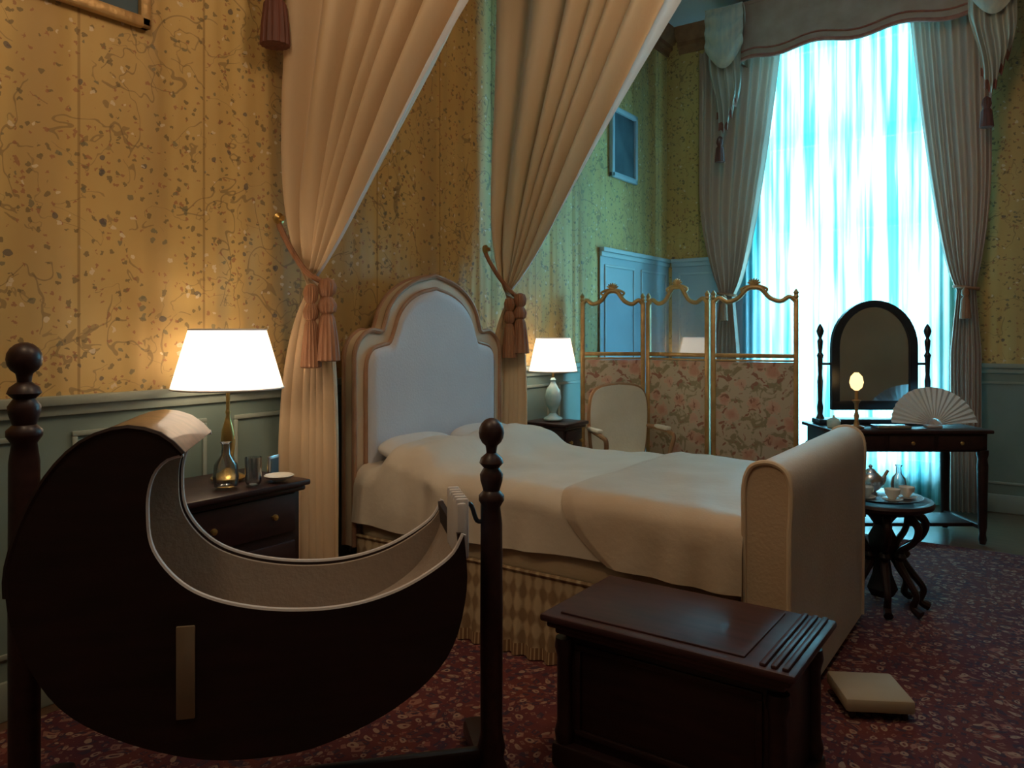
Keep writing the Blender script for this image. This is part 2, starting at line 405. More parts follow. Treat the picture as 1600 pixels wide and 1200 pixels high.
# carpet
g = G().box(((-3.0+2.6)/2, (-1.6+5.76)/2, .004), (5.6, 7.36, .008))
tag(g.obj('carpet', RUG), 'deep red patterned oriental carpet covering the floor', 'carpet')

# ------------------------------------------------------------------ bed
bed = thing('double_bed', 'ivory upholstered double bed with arched padded headboard', 'bed', (-2.9, 3.38, ZR))
HW = .63    # half width
# headboard outline in (y,z)
half = [(-HW,.30),(-HW,1.24),(-HW+.005,1.30),(-HW+.04,1.36),(-HW+.11,1.405),(-HW+.19,1.40),(-HW+.215,1.43),(-HW+.25,1.52),(-HW+.33,1.61),(-HW+.46,1.68),(0,1.72)]
top = catmull(half[1:], 5); top = [half[0]]+top
out = top+[(-y, z) for y, z in reversed(top[:-1])]
halfin = [(-HW+.075,.32),(-HW+.075,1.19),(-HW+.085,1.25),(-HW+.12,1.305),(-HW+.19,1.325),(-HW+.25,1.34),(-HW+.285,1.40),(-HW+.33,1.50),(-HW+.41,1.575),(-HW+.51,1.62),(0,1.645)]
ti = catmull(halfin[1:], 5); ti = [halfin[0]]+ti
ins = ti+[(-y, z) for y, z in reversed(ti[:-1])]
def topz_at(P, y):
    for i in range(1, len(P)):
        a, b_ = P[i-1], P[i]
        if a[0] <= y <= b_[0] and b_[0] > a[0]: return a[1]+(b_[1]-a[1])*(y-a[0])/(b_[0]-a[0])
    return None
g = G(); n = 81
ys = [-HW+2*HW*k/(n-1) for k in range(n)]
outm = sorted([(y, z) for y, z in out if z > 1.2], key=lambda q: q[0])
A_ = [(y, topz_at(outm, y) or 1.24) for y in ys]; B_ = [(y, .30) for y in ys]
g.band(A_, B_, -.085, -.01, 'yz'); g.obj('headboard_frame', HEADF, bed, ang=50)
inm = sorted([(y, z) for y, z in ins if z > 1.15], key=lambda q: q[0])
w_ = HW-.075
def padf(u, v):
    y = -w_+2*w_*u; zt = topz_at(inm, y) or 1.2; z = .32+(zt-.32)*v
    e = min((w_-abs(y))/.06, (zt-z)/.06); e = max(0, min(1, e))
    return (-.012+.04*math.sqrt(1-(1-e)**2), y, z)
g = G().cloth(padf, 80, 70); g.obj('headboard_pad', HEADP, bed, ang=80)
g = G(); g.tube([(-.008, y, z) for y, z in out], .014, 8); g.tube([(-.004, y, z) for y, z in ins], .012, 8); g.tube([(-.085, y, z) for y, z in out], .012, 8)
g.obj('headboard_moulding', pm('rosy_gilt_moulding', (.46,.27,.17), (.36,.20,.12), 12, .5, metal=.2), bed)
LEN = 2.0
# mattress band
G().box((LEN/2, 0, .42), (LEN-.02, 2*HW-.03, .17), .04, seg=3).obj('mattress', BAND, bed)
# skirt, all along both long sides
for sgn in (-1, 1):
    g = G()
    def fn(u, v, sgn=sgn):
        x = .02+u*(LEN-.04); z = .005+v*.36
        fl = (1-v)
        return (x, sgn*(HW+.005+.014*fl*math.sin(u*2*PI*26+math.sin(u*40))+.02*fl), z)
    g.cloth(fn, 260, 8)
    g.tube([(.02+i*(LEN-.04)/20, sgn*(HW+.008), .365) for i in range(21)], .009, 6)
    g.obj('bed_skirt', SKIRT, bed)
# coverlet
def cov(u, v, ofs=0, drop=0):
    x = .0+u*(LEN-.0)
    head = 1/(1+math.exp((x-.47)/.035)); back = 1/(1+math.exp(-(x-.17)/.03))
    hb = head*back
    topz = .715+.10*hb + .010*math.sin(x*2.2)
    hem = .475-.02*math.sin(u*PI)-.05*head+.012*math.sin(x*5+1)-drop
    W = HW+.012; R = .10
    side = topz-R-hem; flat = 2*(W-R); arc = R*PI/2; tot = 2*side+2*arc+flat
    s = v*tot
    if s < side: y, z = -W, hem+s
    elif s < side+arc: a = (s-side)/R; y, z = -W+R-R*math.cos(a), topz-R+R*math.sin(a)
    elif s < side+arc+flat: y, z = -W+R+(s-side-arc), topz
    elif s < side+2*arc+flat: a = (s-side-arc-flat)/R; y, z = W-R+R*math.sin(a), topz-R+R*math.cos(a)
    else: y, z = W, topz-R-(s-side-2*arc-flat)
    nz = noise.noise(Vector((x*2.6, y*2.6, z*2)))*.018+noise.noise(Vector((x*9, y*5, z*3)))*.007
    nz += .010*math.exp(-((x-.62)/.14)**2)*math.sin(y*17+4*x)
    if head > .1: nz += head*.016*noise.noise(Vector((x*9, y*5+3, z)))*1.5
    z += hb*.03*abs(math.sin((y/HW)*PI))*(1 if z > topz-.03 else 0)
    if abs(y) >= W-.001:
        k = max(0, min(1, (topz-R-z)/.2)); sg = math.copysign(1, y)
        y += sg*(.010*k*math.sin(x*23+math.sin(x*7)*2)+.012*k+ofs)
        y -= sg*.03*math.exp(-((x-.50)/.03)**2)*min(1, k*2+.4)
        return (x, y+nz*.5, z)
    return (x, y+(math.copysign(ofs*.7, y) if abs(y) > W-R else 0), z+nz+ofs)
G().cloth(cov, 130, 90).obj('coverlet', COVER, bed, ang=80)
# folded quilt over the foot end, with rounded corner on its hem
def throw(u, v):
    e = abs(2*v-1)                       # 1 at hems, 0 in the middle
    x0 = .60+.13*max(0, (e-.55)/.45)**2.5*1.0
    uu = x0+(1-x0)*u
    puff = .010+.012*min(1, u*14)*(1-.0*u)
    return cov(uu, v, puff, .012)
G().cloth(throw, 70, 90).obj('foot_quilt', THROW, bed, ang=80)
# footboard: scrolled upholstered panel
fp = [(LEN+.0,.03),(LEN-.0,.72),(LEN+.0,.84),(LEN+.02,.905),(LEN+.06,.93),(LEN+.11,.93),(LEN+.15,.90),(LEN+.165,.83),(LEN+.16,.70),(LEN+.155,.03)]
fpc = [fp[0]]+catmull(fp[1:-1], 4)+[fp[-1]]
g = G().prism(fpc, -HW-.01, HW+.01, 'xz'); g.obj('footboard', FOOTM, bed, ang=35)
for s_ in (-1, 1): 
    g = G(); g.tube([(x, s_*(HW+.012), z) for x, z in fpc], .010, 8)
    g.obj('footboard_piping', HEADF, bed)
PIL = pm('white_pillow_linen', (.66,.64,.62), (.60,.57,.54), 4, .75, bmp=.15, bscale=50)
def pillow(y0, label):
    def pf(u, v):
        a = 2*PI*u; t = PI*(v-.5)
        sq = lambda c: math.copysign(abs(c)**.5, c)
        rx, ry = .135, .27
        k = math.cos(t)**.45
        x = rx*sq(math.cos(a))*k; y = ry*sq(math.sin(a))*k; z = .06*math.copysign(abs(math.sin(t))**1.0, t)*(1-.25*(abs(y)/ry)**3)
        z += .006*noise.noise(Vector((x*12, y*10, z*8+y0)))
        return (x, y, z)
    o = G().cloth(pf, 64, 24).obj('pillow', PIL, None, (-2.9+.165, 3.38+y0, .785), 0, 80)
    o.rotation_euler = (0, math.radians(12), 0)
    tag(o, label, 'pillow', 'pillows on the bed')
pillow(-.29, 'soft white pillow against the padded headboard'); pillow(.29, 'soft white pillow against the padded headboard')

# ------------------------------------------------------------------ canopy and drapes
can = thing('bed_canopy', 'champagne silk half tester canopy above the bed head', 'bed canopy', (AW+.01, 3.27, 3.8))
G().box((.86, 0, .09), (1.70, 2.1, .10), .02).obj('tester_frame', GILT, can)
g = G()
def fv(u, v):
    L1, L2 = 1.70, 2.06; s = u*(2*L1+L2)
    if s < L1: x, y = s, -L2/2
    elif s < L1+L2: x, y = L1, -L2/2+(s-L1)
    else: x, y = L1-(s-L1-L2), L2/2
    return (x+.02, y, .02+v*.14+0*.02)
g.cloth(fv, 60, 2); g.obj('tester_valance', DRAPE, can)

def drape(b0, sgn, label):
    """b0 wall-side position, sgn=+1 sweeps toward larger b"""
    O = thing('bed_drape', label, 'curtain', (AW, b0, 0), group='bed drapes')
    ZT = 1.63
    tb = .09*sgn if sgn > 0 else .05
    xs_ = .03 if sgn > 0 else 0
    def fn(u, v):
        z = .012+v*(3.80-.012)
        ph = 2*PI*u*7+1.9*math.sin(u*9+1)+.7*math.sin(z*1.3+u*3)
        if z >= ZT:
            k = z-ZT
            e = math.exp(-k/.22)
            xb = .05+.13*e; xf = .13+xs_+.78*k+.12*(1-math.exp(-k/.15))
            x = xb+(xf-xb)*u
            y = tb*math.exp(-k/.35)+sgn*.10*k*u
            amp = .018+.042*min(1, k/.9)
            y += amp*math.sin(ph)+ .014*math.sin(u*37+z*2)
            x += .014*math.cos(ph)*min(1, k*2)
        else:
            k = ZT-z; g_ = 1-math.exp(-k/.28)
            w_ = .08+.15*g_
            x = .18-.11*g_+w_*u*.85+.0
            y = tb+(u-.5)*.22*g_*1+.0
            amp = .018+.012*g_
            y += amp*math.sin(ph); x += amp*.6*math.cos(ph)
        x = max(x, .052)
        return (x, y, z)
    G().cloth(fn, 200, 90, lambda u, v: 1 if (u > .93 and v > .42) else 0).obj('drape_cloth', [DRAPE, LINING], O, ang=80)
    # cord from wall hook to gather
    c = [(.04, tb-.10, 1.95), (.07, tb-.09, 1.88), (.13, tb-.075, 1.78), (.20, tb-.055, 1.69), (.245+xs_, tb-.02, 1.64), (.25+xs_, tb+.02, 1.63), (.20, tb+.05, 1.64), (.13, tb+.03, 1.67)]
    G().tube(catmull(c, 5), .014, 8).obj('tieback_cord', TASSEL, O)
    G().lathe([(.0,0),(.028,.0),(.03,.012),(.012,.02),(.012,.04)], (0,0,0), 16, Matrix.Translation((.045, tb-.10, 1.95)) @ Matrix.Rotation(PI/2, 4, 'Y')).obj('tieback_hook', BRASS, O)
    pr = [(.004,1.66),(.03,1.65),(.042,1.62),(.036,1.585),(.022,1.57),(.032,1.555),(.044,1.53),(.038,1.50),(.024,1.49),(.034,1.47),(.042,1.42),(.052,1.34),(.058,1.27),(.05,1.265),(.004,1.268)]
    G().lathe(pr, (.27+xs_, tb-.015, 0), 48, flute=.06, nfl=16).obj('tassel', TASSEL, O)
    pr2 = [(r*.8, z-.03) for r, z in pr]
    G().lathe(pr2, (.225+xs_, tb-.075, 0), 48, flute=.06, nfl=16).obj('tassel', TASSEL, O)
    return O
drape(2.40, 1, 'champagne silk bed drape tied back with terracotta tassels near lit lamp')
drape(4.10, -1, 'champagne silk bed drape tied back with tassels on the window side')
g = G(); g.lathe([(.004,3.12),(.03,3.1),(.05,3.05),(.04,2.98),(.03,2.96),(.05,2.93),(.06,2.84),(.066,2.74),(.05,2.735),(.004,2.74)], (0,0,0), 48, flute=.06, nfl=16)
g.tube([(0,0,3.1),(0,.0,3.4),(0.0,0,3.84)], .01)
o = g.obj('hanging_tassel', REDT, None, (AW+.14, 2.30, 0)); tag(o, 'dark maroon tassel hanging on cord beside bed drape', 'tassel')

# ------------------------------------------------------------------ nightstands + lamps
def nightstand(loc, dx, dy, h, label):
    """front faces +x; dx depth, dy width"""
    O = thing('nightstand', label, 'nightstand', loc, 0, 'bedside cabinets')
    g = G(); g.box((dx/2, 0, h-.02), (dx, dy, .025), .008); g.box((dx/2, 0, h-.043), (dx-.03, dy-.03, .022), .008)
    g.obj('cabinet_top', MAHOG2, O)
    g = G(); g.box((dx/2-.01, 0, (h-.05+.10)/2), (dx-.06, dy-.06, h-.15), .006)
    for sx in (.04, dx-.06):
        for sy in (-1, 1): g.lathe([(.014,0),(.02,.02),(.015,.05),(.026,.08),(.026,.11)], (sx, sy*(dy/2-.05), 0), 12)
    g.obj('cabinet_body', MAHOG, O)
    for k, z in enumerate((h-.14, h-.34, h-.54)):
        if z < .16: continue
        d = G().box((dx-.035, 0, z), (.014, dy-.12, .16), .005).obj('drawer', MAHOG2, O)
        for sy in (-1, 1):
            G().lathe([(.004,0),(.006,.012),(.014,.018),(.012,.026),(.002,.028)], (0,0,0), 12, Matrix.Translation((dx-.028, sy*dy*.22, z)) @ Matrix.Rotation(PI/2, 4, 'Y')).obj('knob', BRASS, d)
    return O
nightstand((AW+.05, 1.88, ZR), .46, .64, .775, 'dark mahogany bedside cabinet with brass knobs below glowing lamp')
nightstand((AW+.05, 4.64, ZR), .36, .32, .775, 'small dark mahogany bedside cabinet beside cream armchair')
def lamp(loc, R1, R2, zb, zt, bm_, slim, label):
    O = thing('table_lamp', label, 'lamp', loc, 0, 'bedside lamps')
    G().lathe([(r*(slim if z > .04 else 1), z) for r, z in [(.065,0),(.07,.01),(.06,.02),(.04,.03),(.022,.05),(.03,.07),(.055,.11),(.066,.16),(.055,.21),(.028,.25),(.018,.27),(.024,.285),(.012,.30)]], seg=28).obj('lamp_base', bm_, O)
    G().lathe([(.008,.29),(.008,zb+.04),(.016,zb+.045),(.016,zb+.09),(.004,zb+.1)], seg=12).obj('lamp_stem', BRASS, O)
    g = G()
    def fs(u, v):
        a = 2*PI*u; r = (R1+(R2-R1)*v)*(1+.006*math.cos(24*a)); return (r*math.cos(a), r*math.sin(a), zb+(zt-zb)*v)
    g.cloth(fs, 96, 4); g.obj('lamp_shade', SHADE, O, fix=False)
    for r, z in ((R1, zb), (R2, zt)):
        G().tube([(r*math.cos(2*PI*k/32), r*math.sin(2*PI*k/32), z) for k in range(32)], .004, 6, True).obj('shade_trim', PIPE, O)
    G().lathe([(.003,zb+.09),(.02,zb+.11),(.028,zb+.14),(.02,zb+.165),(.003,zb+.175)], seg=16).obj('light_bulb', emis('bulb_glow', (1,.8,.5), 4), O)
    return O
lampA = lamp((-2.83, 1.96, .783+.0), .225, .155, .385, .63, BRASS, .45, 'lit bedside lamp with pleated cream shade on dark cabinet')
lampB = lamp((-2.88, 4.62, .783), .17, .12, .345, .58, PORC, .9, 'lit cream shaded lamp with turquoise base by drape')
# bedside things
def tumbler(loc, r, h, label, nm='drinking_glass', cat='glass', grp=None):
    g = G().lathe([(r*.8,0),(r,.01),(r*1.05,h),(r*.97,h),(r*.9,.015),(.001,.014)], seg=20)
    return tag(g.obj(nm, CRYST, None, loc), label, cat, grp)
tumbler((-2.66, 1.96, .783), .032, .11, 'clear drinking glass on bedside cabinet')
g = G().lathe([(.03,0),(.045,.005),(.05,.04),(.045,.09),(.018,.13),(.015,.17),(.024,.18),(.012,.182)], seg=20)
tag(g.obj('water_carafe', CRYST, None, (-2.70, 1.86, .783)), 'clear glass carafe on the dark bedside cabinet', 'carafe')
O = thing('photo_frame', 'small silver picture frame standing on bedside cabinet', 'picture frame', (-2.74, 2.12, .783), math.radians(20))
G().box((0,0,.045), (.012,.08,.09), .004).obj('frame_border', SILVER, O); G().box((.007,0,.045), (.003,.055,.065)).obj('picture', CANV, O)
g = G().lathe([(.03,0),(.05,.008),(.062,.02),(.058,.022),(.04,.012),(.001,.01)], seg=24)
tag(g.obj('small_dish', CHINA, None, (-2.65, 2.08, .783)), 'small porcelain dish on the bedside cabinet', 'dish')

# ------------------------------------------------------------------ cradle
ca, cb_ = plan(-1.226, 1.85)
CR = thing('baby_cradle', 'dark crescent shaped cradle with beige lining between turned posts', 'cradle', (ca, cb_, ZR), TH+math.radians(12.8))
inner = [(.404,1.085),(.362,1.072),(.330,1.03),(.318,.952),(.335,.839),(.426,.7355),(.582,.679),(.774,.664),(.94,.6965),(1.079,.773),(1.123,.84)]
outer = [(.404,1.085),(.352,1.135),(.263,1.155),(.161,1.115),(.076,1.011),(.015,.86),(.005,.75),(.034,.626),(.118,.478),(.247,.384),(.426,.314),(.582,.295),(.74,.308),(.94,.388),(1.079,.512),(1.13,.683),(1.123,.84)]
NI = 64
I = resample(catmull(inner, 8), NI); Oo = resample(catmull(outer, 8), NI)
CW = .46
g = G(); g.band(I, Oo, 0, .02); g.obj('side_panel', EBONY, CR, ang=30)
g = G(); g.band(I, Oo, CW-.02, CW); g.obj('side_panel', EBONY, CR, ang=30)
def off(P, d):
    r = []
    n = len(P)
    for i, p in enumerate(P):
        t = Vector(P[min(n-1, i+1)])-Vector(P[max(0, i-1)]); t.normalize(); r.append((p[0]-t.y*d, p[1]+t.x*d))
    return r
OutI = off(Oo, .016)   # offset toward the interior
k1 = 15
g = G(); g.band(Oo[k1-2:], OutI[k1-2:], .02, CW-.02); g.obj('curved_hull', EBONY, CR, ang=30)
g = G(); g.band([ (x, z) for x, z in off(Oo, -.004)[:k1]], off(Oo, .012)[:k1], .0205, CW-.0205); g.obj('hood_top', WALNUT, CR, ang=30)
B_ = lerp(I, Oo, .93)
g = G(); g.band(lerp(I, Oo, .02), B_, .021, .034); g.obj('side_lining', CRLIN, CR, ang=50)
g = G(); g.band(lerp(I, Oo, .02), B_, CW-.034, CW-.021); g.obj('side_lining', CRLIN, CR, ang=50)
sl = slice(6, NI-2)
g = G(); g.band(lerp(I, Oo, .42)[sl], lerp(I, Oo, .92)[sl], .035, CW-.035); g.obj('cradle_mattress', CRLIN, CR, ang=60)
for yy in (.008, CW-.008):
    G().tube([(x, yy, z) for x, z in I], .0075, 8).obj('rim_piping', PIPE, CR)
g = G(); g.tube([(x, .004, z) for x, z in Oo[:k1+4]], .008, 6)
g.obj('hood_edge_bead', EBONY, CR)
g = G(); g.box((1.122, .13, .84), (.03, .20, .16), .010)
for k in range(6): g.box((1.125+.0, .045+k*.034, .845), (.036, .014, .17), .006)
g.obj('end_fringe', PIPE, CR)
G().box((.412, -.004, .535), (.045, .008, .235), .003).obj('side_strip', pm('pale_side_strip', (.24,.18,.12),(.20,.15,.10),8,.5), CR)  # plain pale upright strip on the near side panel
def post(x, y, h, r, nm='cradle_post'):
    p = [(r*1.5,0),(r*1.6,.05),(r*1.1,.09),(r*1.25,.13),(r,.17)]
    p += [(r*1.02,h*.45),(r*.98,h-.32),(r*.8,h-.27),(r*1.15,h-.25),(r*1.15,h-.235),(r*.75,h-.22),(r*1.0,h-.19),(r*1.05,h-.17),(r*.7,h-.15),(r*1.1,h-.135),(r*.95,h-.12),(r*.45,h-.105),(r*.5,h-.09)]
    for k in range(1, 9):
        a = -PI/2+PI*k/9+.15; p.append((max(.002, r*1.15*math.cos(a)), h-.043+.045*math.sin(a)))
    G().lathe(p, (x, y, 0), 28).obj(nm, MAHOG2, CR, ang=50)
post(-.036, CW/2, 1.365, .038); post(1.245, CW/2, 1.13, .034)
g = G()
for x in (-.036, 1.245): g.box((x, CW/2, .04), (.08, .62, .07), .02)
g.box((.6, CW/2, .10), (1.25, .035, .06), .01); g.obj('stand_base', MAHOG, CR)
g = G(); g.tube(catmull([(1.13, CW/2, .80), (1.15, CW/2, .86), (1.18, CW/2, .87), (1.2, CW/2, .82), (1.225, CW/2, .82)], 5), .007, 8)
g.box((1.222, CW/2, .83), (.02, .02, .09), .004)
g.obj('suspension_hook', BLUEBLACK, CR)

# ------------------------------------------------------------------ chest
CHS = thing('wooden_chest', 'dark mahogany lidded chest with moulded edges at the bed side', 'chest', (-.935, 2.29, ZR))
CHW, CHD, CHZ = .79, .48, .50
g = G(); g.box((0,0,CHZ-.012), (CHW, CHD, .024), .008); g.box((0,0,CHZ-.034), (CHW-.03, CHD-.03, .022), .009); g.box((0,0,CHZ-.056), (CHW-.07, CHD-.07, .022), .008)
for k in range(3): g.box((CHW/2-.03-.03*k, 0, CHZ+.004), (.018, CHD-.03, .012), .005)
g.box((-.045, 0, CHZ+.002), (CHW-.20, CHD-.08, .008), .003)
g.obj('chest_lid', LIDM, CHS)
g = G(); g.box((0,0,.26), (CHW-.12, CHD-.12, .38), .006)
g.box((0,0,.05), (CHW-.05, CHD-.05, .08), .015)
for sx in (-1, 1):
    for sy in (-1, 1): g.lathe([(.03,.09),(.034,.12),(.026,.15),(.026,.36),(.034,.39),(.03,.42)], (sx*(CHW/2-.06), sy*(CHD/2-.06), 0), 14)
g.obj('chest_body', MAHOG, CHS)
g = G()
for (c0, d0) in (((0,-CHD/2+.056,.40),(CHW-.2,.012,.02)), ((0,-CHD/2+.056,.13),(CHW-.2,.012,.02)), ((-CHW/2+.11,-CHD/2+.056,.265),(.02,.012,.25)), ((CHW/2-.11,-CHD/2+.056,.265),(.02,.012,.25))): g.box(c0, d0, .004)
g.obj('panel_moulding', MAHOG, CHS)
a_, b_ = plan(1.33, 2.86)
O = thing('low_footstool', 'low beige fabric covered stool on the carpet', 'footstool', (a_, b_, ZR), TH-math.radians(6))
G().box((0,0,.055), (.24,.24,.05), .012).obj('seat', BEIGE, O)
for sx in (-1, 1):
    for sy in (-1, 1): G().lathe([(.008,0),(.014,.01),(.012,.032)], (sx*.09, sy*.09, 0), 10).obj('leg', MAHOG, O)

# ------------------------------------------------------------------ gueridon by the footboard
tc = (-.70, 4.28)
TB = thing('pedestal_table', 'dark carved round pedestal table with tea things by the footboard', 'table', (tc[0], tc[1], ZR))
th_ = .55
G().lathe([(.02,th_-.06),(.18,th_-.055),(.20,th_-.035),(.235,th_-.03),(.242,th_-.014),(.235,th_),(.21,th_),(.205,th_-.004),(.001,th_-.004)], seg=40).obj('table_top', MAHOG2, TB)
g = G().lathe([(.05,.06),(.07,.10),(.045,.17),(.035,.25),(.06,.31),(.065,.36),(.035,.42),(.07,.47),(.13,.495)], seg=20, flute=.08, nfl=5)
g.obj('pedestal', MAHOG, TB)
for k in range(8):
    a = 2*PI*k/8+.3; c, s_ = math.cos(a), math.sin(a)
    pts = catmull([(.15,.49),(.20,.44),(.18,.37),(.11,.31),(.09,.25),(.14,.18),(.19,.11),(.175,.05),(.215,.024)], 5)
    g = G().tube([(r*c, r*s_, z) for r, z in pts], [.024-.008*abs(math.sin(i/len(pts)*PI*2)) for i in range(len(pts))], 8)
    g.lathe([(.004,-.032),(.024,-.016),(.032,0),(.024,.016),(.004,.032)], (.10*c, .10*s_, .28), 10)
    g.obj('leg', MAHOG, TB)
zt = ZR+th_+.0005
g = G().lathe([(.15,0),(.175,.006),(.19,.018),(.185,.018),(.168,.009),(.001,.007)], (0,0,0), 36)
tag(g.obj('serving_tray', SILVER, None, (*tc, zt)), 'round silver tray on the carved pedestal table', 'tray')
zt += .008
TP = thing('teapot', 'polished silver teapot standing on the tray', 'teapot', (tc[0]-.06, tc[1]+.04, zt), .9)
G().lathe([(.03,0),(.034,.008),(.025,.014),(.045,.03),(.06,.06),(.055,.09),(.035,.11),(.028,.115)], seg=20).obj('pot_body', SILVER, TP)
G().lathe([(.03,.113),(.02,.128),(.006,.134),(.011,.145),(.002,.153)], seg=16).obj('pot_lid', SILVER, TP)
G().tube(catmull([(.05,0,.045),(.08,0,.06),(.09,0,.09),(.11,0,.115)], 4), [.014]*4+[.011]*4+[.008]*5, 8).obj('spout', SILVER, TP)
G().tube(catmull([(-.04,0,.10),(-.085,0,.11),(-.095,0,.07),(-.05,0,.04)], 4), .006, 8).obj('handle', SILVER, TP)
for dx, dy in ((.06,-.08), (-.06,-.09), (.11,.02)):
    O = thing('tea_cup', 'white china cup on a saucer on the tray', 'cup', (tc[0]+dx, tc[1]+dy, zt), 1.0, 'cups on the tray')
    G().lathe([(.02,0),(.045,.008),(.05,.013),(.03,.008),(.001,.006)], seg=20).obj('saucer', CHINA, O)
    G().lathe([(.015,.008),(.018,.014),(.032,.035),(.038,.06),(.035,.06),(.028,.035),(.001,.016)], seg=20).obj('cup_bowl', CHINA, O)
    G().tube(catmull([(.033,0,.052),(.052,0,.05),(.05,0,.03),(.03,0,.028)], 4), .003, 6).obj('cup_handle', CHINA, O)
g = G().lathe([(.026,0),(.034,.006),(.036,.05),(.03,.085),(.014,.105),(.012,.14),(.018,.15),(.008,.151)], seg=16, flute=.04, nfl=8)
tag(g.obj('glass_bottle', CRYST, None, (tc[0]+.06, tc[1]+.12, zt)), 'small cut glass bottle beside the teapot', 'bottle')

# ------------------------------------------------------------------ gilt folding screen
def screen_thing(name, label, P):
    a0 = plan(*P[0]); O = thing(name, label, 'folding screen', (a0[0], a0[1], 0))
    for i in range(len(P)-1):
        p, q = plan(*P[i]), plan(*P[i+1]); w = math.dist(p, q); an = math.atan2(q[1]-p[1], q[0]-p[0])
        loc = (p[0]-a0[0], p[1]-a0[1], 0)
        g = G()
        w -= .012; pk = .07+.02*(i == 1)
        for x in (.018, w-.018):
            g.box((x, 0, .845), (.034, .03, 1.59), .006)
            g.lathe([(.012,1.64),(.02,1.655),(.014,1.67),(.02,1.685),(.004,1.71)], (x, 0, 0), 10)
        for z in (.10, 1.235, 1.20): g.box((w/2, 0, z), (w-.05, .026, .03 if z != 1.20 else .015), .005)
        tp = [(x*w, 0, z) for x, z in ((.03,1.62),(.10,1.655),(.20,1.625),(.32,1.65),(.42,1.645+pk),(.5,1.655+pk),(.58,1.645+pk),(.68,1.65),(.80,1.625),(.90,1.655),(.97,1.62))]
        g.tube(catmull(tp, 4), .017, 8)
        f = g.obj('screen_panel', GILT, O, loc, an)
        g = G(); zc = 1.672+pk
        for a in range(-3, 4): 
            t = a*.38; g.tube([(w/2, 0, zc), (w/2+.028*math.sin(t), -.006, zc+.032*math.cos(t)), (w/2+.05*math.sin(t), 0, zc+.05*math.cos(t))], [.012,.010,.004], 6)
        for s_ in (-1, 1): g.tube(catmull([(w/2, 0, zc), (w/2+s_*.05, 0, zc-.008), (w/2+s_*.09, 0, zc-.03), (w/2+s_*.075, 0, zc-.05)], 4), .010, 6)
        g.obj('carved_crest', GILT, f)
        tpp = [(x, z) for x, _, z in catmull(tp, 4)]
        G().prism([(.03,1.25)]+tpp[1:-1]+[(w-.03,1.25)], -.003, .003).obj('glass_pane', GLASS, f)
        G().box((w/2, 0, .655), (w-.06, .014, 1.07), .004).obj('tapestry_panel', TAPES, f)
    return O
screen_thing('folding_screen', 'gilded three panel screen with glass tops and floral tapestry', [(.535,6.02),(1.055,6.02),(1.456,5.62),(2.03,5.40)])

# ------------------------------------------------------------------ armchair
ax, ay = plan(.775, 5.72)
AC = thing('armchair', 'cream upholstered armchair with carved wooden frame before the screen', 'armchair', (ax, ay, ZR), TH+math.radians(20.5))
bk = [(-.20,.46),(-.225,.60),(-.235,.80),(-.215,.93),(-.15,.99),(0,1.01)]
bk = catmull(bk, 5); bkf = bk+[(-x, z) for x, z in reversed(bk[:-1])]
G().prism(bkf, -.05, .0).obj('backrest', CHAIRF, AC, ang=50)
G().box((0, -.26, .42), (.50, .48, .12), .05, seg=4).obj('seat', CHAIRF, AC, ang=60)
WOODC = pm('pale_carved_wood', (.34,.20,.10), (.24,.13,.07), 10, .45)
g = G(); g.tube([(x, -.03, z) for x, z in bkf], .018, 8); g.box((0, -.26, .35), (.52, .50, .05), .015)
g.obj('chair_frame', WOODC, AC)
for s_ in (-1, 1):
    G().tube(catmull([(s_*.235, -.02, .70), (s_*.27, -.15, .69), (s_*.28, -.30, .67), (s_*.27, -.36, .64), (s_*.255, -.33, .52), (s_*.25, -.34, .38)], 5), .017, 8).obj('armrest', WOODC, AC)
    G().box((s_*.275, -.2, .70), (.05, .18, .03), .014).obj('arm_pad', CHAIRF, AC)
    G().tube(catmull([(s_*.22, -.47, .34), (s_*.245, -.50, .24), (s_*.22, -.48, .10), (s_*.235, -.50, .012)], 5), [.026]*6+[.016]*10, 8).obj('leg', WOODC, AC)
    G().tube(catmull([(s_*.21, -.03, .48), (s_*.21, -.02, .25), (s_*.22, .02, .012)], 5), .018, 8).obj('leg', WOODC, AC)

# ------------------------------------------------------------------ dressing table (turned toward the room)
DT = thing('dressing_table', 'dark mahogany dressing table in front of the window', 'table', (*plan(2.62, 5.28), ZR), TH)
DW, DD, DH = 1.06, .54, .755
G().box((0,0,DH-.0125), (DW, DD, .025), .008).obj('table_top', MAHOG2, DT)
g = G(); g.box((0,0,DH-.085), (DW-.06, DD-.06, .12), .004); g.obj('apron', MAHOG, DT)
for k in (-1, 0, 1):
    d = G().box((k*.32, -DD/2+.026, DH-.085), (.29, .012, .09), .004).obj('drawer', MAHOG2, DT)
    G().lathe([(.004,0),(.006,.01),(.013,.018),(.002,.026)], (0,0,0), 12, Matrix.Translation((k*.32, -DD/2+.02, DH-.085)) @ Matrix.Rotation(PI/2, 4, 'X')).obj('knob', BRASS, d)
for sx in (-1, 1):
    for sy in (-1, 1):
        x, y = sx*(DW/2-.05), sy*(DD/2-.05)
        G().lathe([(.018,0),(.026,.03),(.02,.07),(.026,.11),(.03,.3),(.034,.52),(.028,.56),(.036,.59),(.036,.62)], (x, y, 0), 14).obj('leg', MAHOG, DT)
g = G(); g.box((0,0,.11), (DW-.1, .30, .025), .006)
for sx in (-1, 1): g.box((sx*(DW/2-.05), 0, .11), (.04, DD-.1, .03), .006)
g.obj('stretcher_shelf', MAHOG, DT)
def onD(x, y): 
    c, s_ = math.cos(TH), math.sin(TH); p = plan(2.62, 5.28); return (p[0]+x*c-y*s_, p[1]+x*s_+y*c, DH+ZR)
